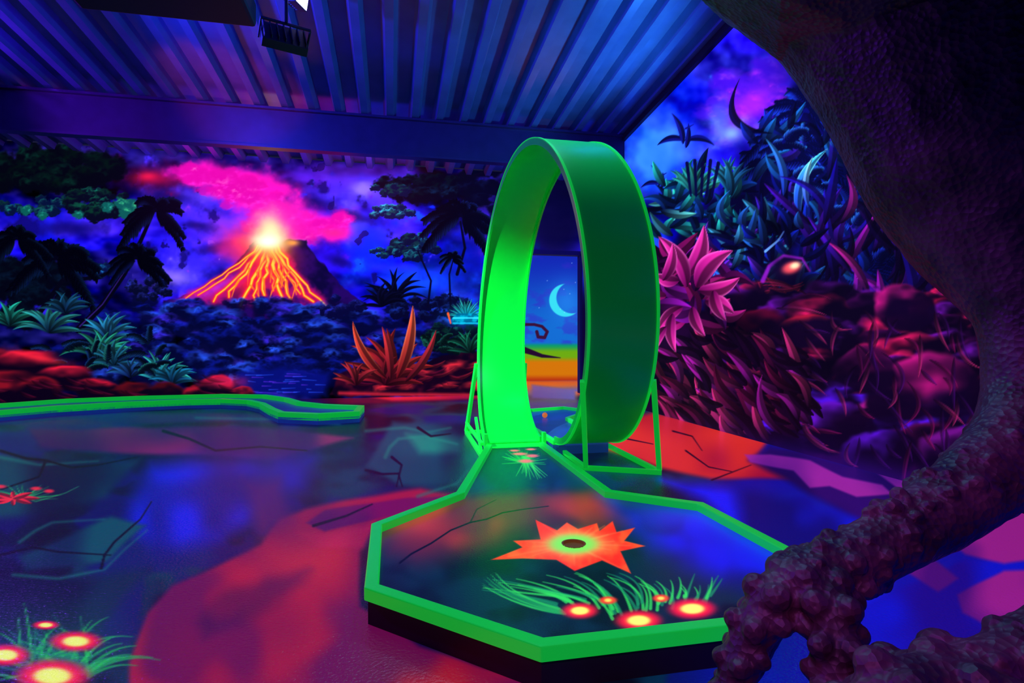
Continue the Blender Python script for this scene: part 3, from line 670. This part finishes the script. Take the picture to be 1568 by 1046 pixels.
add_box(bm,.84,5.2,.0,.87,5.26,.24); add_box(bm,1.4,5.2,.0,1.43,5.26,.24)
bm_obj('entry_ramp',bm,M_rail,loop)
EL=[(1.53,5.32),(1.53,7.0),(1.9,7.9),(2.5,8.1),(2.75,7.6),(2.2,6.9),(2.1,5.32)]
bm=bmesh.new(); add_rail(bm,EL,.05,.09,.14,False,-1); bm_obj('exit_lane_rail',bm,M_rail,loop,bevel=.004)
M_lane=base_mat('lane_paint',(.02,.06,.3),.35,0,(.01,.05,.3),.3,.7,3)
bm=bmesh.new(); prism(bm,EL[::-1],.002,.1); bm_obj('exit_lane_bed',bm,M_lane,loop)
M_ball=base_mat('orange_ball',(.9,.2,.02),.3,0,(1,.25,.03),.5,.1,30,.3,200)
bm=bmesh.new(); bmesh.ops.create_icosphere(bm,subdivisions=4,radius=.035); 
for vv in bm.verts: vv.co+=Vector((1.96,7.2,.136))
bm_obj('golf_ball',bm,M_ball,smooth=True)
# ============================================================ LEFT CURVED COURSE
lc=empty('minigolf_curved_lane')
Fp=[(-6.6,7.6),(-5.9,8.5),(-5.28,9.12),(-4.84,9.6),(-4.08,10.0),(-3.3,10.2),(-2.78,10.2),(-2.3,9.9),(-2.0,9.4),(-1.70,8.6),(-1.50,8.15),(-.95,7.85),(-.43,8.0)]
Bp=[(-.40,8.75),(-1.0,9.1),(-1.4,9.55),(-1.7,10.2),(-2.2,10.9),(-3.0,11.2),(-4.3,11.1),(-5.3,10.8),(-6.1,10.0),(-6.9,9.0),(-7.4,8.2)]
PL=Fp+Bp
bm=bmesh.new(); add_rail(bm,PL,.09,.05,.15,True,1); bm_obj('rail',bm,M_rail,lc,bevel=.004)
bm=bmesh.new(); prism(bm,PL,.002,.085); bm_obj('bed',bm,M_lane,lc)
# ============================================================ CEILING FIXTURES
ac=empty('ceiling_projector')
bm=bmesh.new(); add_box(bm,-2.5,4.3,3.82,-1.15,5.3,4.04); bm_obj('housing',bm,M_black,ac,bevel=.03)
bm=bmesh.new()
for (x,y) in ((-2.4,4.4),(-1.25,4.4),(-2.4,5.2),(-1.25,5.2)): add_box(bm,x-.01,y-.01,4.02,x+.01,y+.01,zc(y)-.01)
add_box(bm,-2.56,4.5,3.86,-2.5,5.0,4.0)
for k in range(8): add_box(bm,-2.3+k*.14,5.3,3.86,-2.25+k*.14,5.312,4.0)
bm_obj('grille_and_rods',bm,M_black,ac)
def flood(name,loc,aim,size=.34,lit=True):
    e=empty(name); L=Vector(loc); d=(Vector(aim)-L).normalized(); q=d.to_track_quat('-Z','Y').to_matrix().to_4x4(); M=Matrix.Translation(L)@q
    bm=bmesh.new(); s=size/2
    add_box(bm,-s,-s*.7,0,s,s*.7,.09,M)
    for k in range(7): add_box(bm,-s*.9+k*s*.3-.006,-s*.6,.09,-s*.9+k*s*.3+.006,s*.6,.13,M)
    for t in (-1,1): add_box(bm,t*(s+.015)-.008,-.02,0,t*(s+.015)+.008,.02,.2,M)
    add_box(bm,-s-.02,-.02,.19,s+.02,.02,.205,M)
    top=M@Vector((0,0,.2)); 
    if zc(top.y)-.03>top.z: add_bar(bm,top,(top.x,top.y,zc(top.y)-.01),.03)
    bm_obj('housing',bm,M_black,e,bevel=.006)
    bm=bmesh.new(); add_box(bm,-s*.88,-s*.58,-.006,s*.88,s*.58,.004,M); bm_obj('glass',bm,M_lamp if lit else M_black,e)
    return e
flood('uv_floodlight',(-.9,6.15,4.60),(1.2,5.2,4.2),.2)
flood('uv_floodlight.001',(-1.05,5.95,4.04),(-1.8,8,2.6),.42,False)
flood('uv_floodlight.002',(-2.6,3.4,4.6),(1.2,6.4,.8),.34,False)
# ============================================================ DINOSAUR
def catmull(P,n=6):
    P=[np.array(p,float) for p in P]; P=[2*P[0]-P[1]]+P+[2*P[-1]-P[-2]]; out=[]
    for i in range(1,len(P)-2):
        for k in range(n):
            t=k/n; a,b,c,d=P[i-1:i+3]
            q=.5*((2*b)+(-a+c)*t+(2*a-5*b+4*c-d)*t*t+(-a+3*b-3*c+d)*t**3); q[3]=max(q[3],.01); out.append(q)
    out.append(P[-2]); return out
def tube(bm,P,n=6,seg=20):
    Q=catmull(P,n); prev=None; up=Vector((0.3,.9,.1)).normalized()
    for i,q in enumerate(Q):
        a=Q[max(i-1,0)]; b=Q[min(i+1,len(Q)-1)]; t=Vector((b-a)[:3]).normalized()
        s=up.cross(t).normalized(); w=t.cross(s); up=w
        ring=[bm.verts.new(Vector(q[:3])+(s*math.cos(x)+w*math.sin(x))*q[3]) for x in np.linspace(0,2*math.pi,seg,endpoint=False)]
        if prev:
            for k in range(seg): bm.faces.new((prev[k],prev[(k+1)%seg],ring[(k+1)%seg],ring[k]))
        else: bm.faces.new(ring[::-1])
        prev=ring
    bm.faces.new(prev)
    for e in (Q[0],Q[-1]):
        bmesh.ops.create_icosphere(bm,subdivisions=2,radius=float(e[3]),matrix=Matrix.Translation(Vector(e[:3])))
def ball(bm,x,y,z,r,sc=(1,1,1)):
    bmesh.ops.create_icosphere(bm,subdivisions=2,radius=r,matrix=Matrix.Translation((x,y,z))@Matrix.Diagonal((*sc,1)))
bm=bmesh.new()
tube(bm,[(2.7,1.95,2.95,.5),(2.1,1.6,3.15,.8),(1.55,.95,3.2,.72),(1.15,.3,3.3,.52),(.9,-.25,3.6,.34),(.75,-.6,3.85,.3)])
tube(bm,[(.8,-.5,3.9,.28),(.65,-.9,3.95,.31),(.5,-1.3,3.85,.24),(.38,-1.65,3.78,.15)])
tube(bm,[(.72,-.8,3.7,.2),(.52,-1.2,3.55,.13),(.4,-1.5,3.5,.08)])
tube(bm,[(2.4,1.8,3.0,.6),(3.0,2.0,2.8,.42),(3.4,1.7,2.5,.3),(3.55,.9,2.25,.2),(3.55,0,2.05,.12),(3.45,-.9,1.95,.05)])
tube(bm,[(1.82,1.8,3.08,.86),(2.12,1.9,2.6,.62),(2.23,1.87,2.2,.5),(2.30,1.82,1.82,.43),(2.33,1.76,1.547,.34),(2.335,1.656,1.204,.2),(2.26,1.62,.919,.15),(2.103,1.549,.737,.15),(1.86,1.51,.62,.125),(1.668,1.487,.54,.108),(1.346,1.453,.445,.088),(1.13,1.423,.40,.082)])
toesA=[[(1.16,1.43,.40,.075),(1.06,1.415,.37,.066),(.985,1.409,.29,.058),(.935,1.40,.20,.052),(.90,1.39,.12,.046),(.87,1.38,.05,.036)],
       [(1.2,1.42,.40,.075),(1.16,1.33,.37,.066),(1.13,1.28,.29,.058),(1.10,1.25,.20,.052),(1.08,1.23,.12,.046),(1.06,1.21,.05,.036)],
       [(1.2,1.46,.40,.07),(1.15,1.50,.33,.06),(1.11,1.53,.23,.052),(1.08,1.55,.13,.046),(1.05,1.56,.055,.036)]]
legB=[(1.95,1.2,3.0,.5),(2.25,1.05,2.5,.42),(2.45,.95,2.0,.3),(2.5,.9,1.5,.2),(2.35,.9,1.1,.15),(2.05,.93,.78,.14),(1.7,.95,.55,.11),(1.36,.98,.38,.1),(1.14,.98,.34,.09)]
tube(bm,legB)
toesB=[[(1.2,.98,.35,.085),(1.05,.99,.355,.076),(.95,.99,.31,.066),(.88,.98,.22,.058),(.83,.975,.13,.05),(.80,.97,.06,.038)],
       [(1.2,.95,.34,.085),(1.1,.86,.31,.074),(1.0,.8,.24,.064),(.92,.76,.15,.054),(.87,.74,.06,.038)],
       [(1.25,1.02,.34,.085),(1.17,1.1,.30,.07),(1.11,1.15,.20,.058),(1.07,1.17,.11,.048),(1.04,1.18,.05,.036)]]
for tz in toesA+toesB:
    tube(bm,tz,5,14)
    d=Vector(tz[-1][:3])-Vector(tz[0][:3]); side=Vector((-d.y,d.x,0)).normalized()
    up=d.cross(side).normalized(); up=up if up.z>0 else -up
    for i,q in enumerate(tz):
        c=Vector(q[:3]); r_=q[3]
        for sg in (-1,1):
            p_=c+(up*.75+side*.6*sg)*r_; ball(bm,*p_,r_*.58)
            if i<len(tz)-1:
                c2=(c+Vector(tz[i+1][:3]))/2; p_=c2+(up*.05+side*.95*sg)*r_; ball(bm,*p_,r_*.45)
def scutes(A,B,ra_,rb_,n,mx=.02):
    A=Vector(A);B=Vector(B);d=(B-A).normalized(); s=d.cross(Vector((0,0,1))).normalized(); u=s.cross(d)
    for i in range(n):
        t=rng.random(); a=6.283*rng.random(); rr=ra_+(rb_-ra_)*t
        p_=A.lerp(B,t)+(s*math.cos(a)+u*math.sin(a))*rr*.94
        ball(bm,*p_,.010+mx*rng.random()**2)
scutes((1.86,1.51,.62),(1.346,1.453,.445),.12,.09,90); scutes((1.346,1.453,.445),(1.13,1.423,.40),.088,.084,40,.026)
scutes((2.103,1.549,.737),(1.86,1.51,.62),.15,.125,40)
scutes((1.7,.95,.55),(1.36,.98,.38),.11,.1,60); scutes((1.36,.98,.38),(1.14,.98,.34),.1,.09,46,.026)
for s in (0,1):
    ox,oy=(.28,-.15) if s else (-.45,.3)
    tube(bm,[(1.3+ox,.5+oy,2.95,.16),(1.15+ox,.35+oy,2.7,.1),(1.0+ox,.15+oy,2.62,.07),(.9+ox,.05+oy,2.5,.05)],5,12)
    for k in (-1,1): tube(bm,[(.9+ox,.05+oy,2.5,.04),(.87+ox+.04*k,0+oy,2.42,.025),(.86+ox+.04*k,-.01+oy,2.35,.012)],3,8)
bmesh.ops.recalc_face_normals(bm,faces=bm.faces)
M_dino=bpy.data.materials.new('dinosaur_skin'); M_dino.use_nodes=True; N=M_dino.node_tree.nodes; L=M_dino.node_tree.links; p=N['Principled BSDF']
tc=N.new('ShaderNodeTexCoord'); vo=N.new('ShaderNodeTexVoronoi'); vo.inputs['Scale'].default_value=48; L.new(tc.outputs['Object'],vo.inputs['Vector'])
nz=N.new('ShaderNodeTexNoise'); nz.inputs['Scale'].default_value=7; nz.inputs['Detail'].default_value=8; L.new(tc.outputs['Object'],nz.inputs['Vector'])
cr=N.new('ShaderNodeValToRGB'); cr.color_ramp.elements[0].position=.35; cr.color_ramp.elements[0].color=(.02,.01,.012,1); cr.color_ramp.elements[1].position=.7; cr.color_ramp.elements[1].color=(.11,.05,.06,1)
L.new(nz.outputs['Fac'],cr.inputs[0]); L.new(cr.outputs[0],p.inputs['Base Color']); p.inputs['Roughness'].default_value=.5
ad=N.new('ShaderNodeMath'); ad.operation='ADD'; L.new(vo.outputs['Distance'],ad.inputs[0]); L.new(nz.outputs['Fac'],ad.inputs[1])
bu=N.new('ShaderNodeBump'); bu.inputs['Strength'].default_value=.5; bu.inputs['Distance'].default_value=.012; L.new(ad.outputs[0],bu.inputs['Height']); L.new(bu.outputs['Normal'],p.inputs['Normal'])
dino=bm_obj('dinosaur_statue',bm,M_dino)
rm=dino.modifiers.new('fuse','REMESH'); rm.mode='VOXEL'; rm.voxel_size=.009; rm.use_smooth_shade=True
smo=dino.modifiers.new('smooth','SMOOTH'); smo.factor=.5; smo.iterations=2
tx=bpy.data.textures.new('hide_wrinkles','CLOUDS'); tx.noise_scale=.08; tx.noise_depth=2
dp=dino.modifiers.new('wrinkles','DISPLACE'); dp.texture=tx; dp.strength=.012; dp.mid_level=.5; dp.texture_coords='LOCAL'
M_claw=base_mat('claw',(.03,.02,.025),.3,noise=.3)
bm=bmesh.new()
for tz in toesA+toesB:
    a=Vector(tz[-1][:3]); d=(Vector(tz[-1][:3])-Vector(tz[-3][:3])); d.z=0; d.normalize(); prev=None
    for i in range(7):
        t=i/6; c=a+d*(.11*t)+Vector((0,0,.01+.02*math.sin(t*2.6)-.055*t*t)); rr=.026*(1-t)+.002
        ring=[bm.verts.new(c+Vector((-d.y,d.x,0))*math.cos(x)*rr+Vector((0,0,1))*math.sin(x)*rr) for x in np.linspace(0,6.283,10,endpoint=False)]
        if prev:
            for k in range(10): bm.faces.new((prev[k],prev[(k+1)%10],ring[(k+1)%10],ring[k]))
        prev=ring
bm_obj('claws',bm,M_claw,dino,smooth=True)
M_eye=base_mat('eye_glass',(.6,.4,.05),.15,noise=.3)
bm=bmesh.new(); ball(bm,.47,-.86,4.08,.06); ball(bm,.86,-1.0,4.08,.06); bm_obj('eyes',bm,M_eye,dino,smooth=True)
# ============================================================ LIGHTS
def light(name,kind,loc,aim,col,power,size=.5,spot=60,blend=.5):
    l=bpy.data.lights.new(name,kind); l.energy=power; l.color=col
    if kind=='AREA': l.shape='DISK'; l.size=size
    else: l.shadow_soft_size=size
    if kind=='SPOT': l.spot_size=math.radians(spot); l.spot_blend=blend
    o=link(bpy.data.objects.new(name,l)); o.location=loc
    if aim is not None: o.rotation_euler=(Vector(aim)-Vector(loc)).to_track_quat('-Z','Y').to_euler()
    return o
light('loop_green_spot','SPOT',(-1.75,4.1,3.5),(1.2,6.5,.7),(.4,1,.7),1500,.06,44,.7)  # added green-tinted spot, brightens the loop band in place of fluorescence
light('uv_room_a','AREA',(-3,5.5,4.5),(-3,5.5,0),(.25,.2,1),24,1.)
light('uv_room_b','AREA',(1.3,5.0,4.5),(1.3,4.8,0),(.2,.6,1),50,.5)
light('uv_platform','SPOT',(.2,3.0,4.4),(.9,2.7,0),(.3,.6,1),70,.15,45)
light('deck_blue','SPOT',(-2.6,5.6,4.25),(.4,7.4,4.85),(.03,.05,1),800,.08,150)
light('deck_cyan','SPOT',(3.2,6.8,3.2),(1.4,6.9,4.85),(.05,.4,1),300,.1,140)
light('deck_violet','SPOT',(-6.2,7.0,4.0),(-4,6.5,4.9),(.22,.02,1),900,.1,150)
light('deck_red','SPOT',(-3.2,6.2,2.5),(-2.3,8.75,4.7),(1,.06,.2),500,.1,32)
light('deck_back_violet','SPOT',(-3.8,9.9,3.9),(-3.8,10.9,4.55),(.5,.05,1),110,.05,150)
light('deck_back_pink','SPOT',(-.4,9.9,3.9),(-.4,10.9,4.55),(1,.08,.4),140,.05,150)
light('deck_back_blue','SPOT',(2.2,9.9,3.9),(2.2,10.9,4.55),(.1,.1,1),90,.05,150)
light('magenta_foreground','SPOT',(-.3,-.3,2.2),(1.2,1.3,.35),(.9,.12,.85),80,.06,48)
light('blue_dino','SPOT',(.2,1.2,3.0),(1.8,1.5,.5),(.4,.08,1),90,.08,50)
w=bpy.data.worlds.new('dim'); bpy.context.scene.world=w; w.use_nodes=True; w.node_tree.nodes['Background'].inputs[0].default_value=(.01,.01,.04,1)
cam=bpy.data.cameras.new('camera'); cam.sensor_width=36; cam.lens=F0/1568*36; cam.clip_start=.02
co=link(bpy.data.objects.new('camera',cam)); co.location=(0,0,H0); co.rotation_euler=(math.pi/2,0,-math.asin(ST))
bpy.context.scene.camera=co
bpy.context.scene.view_settings.view_transform='Standard'
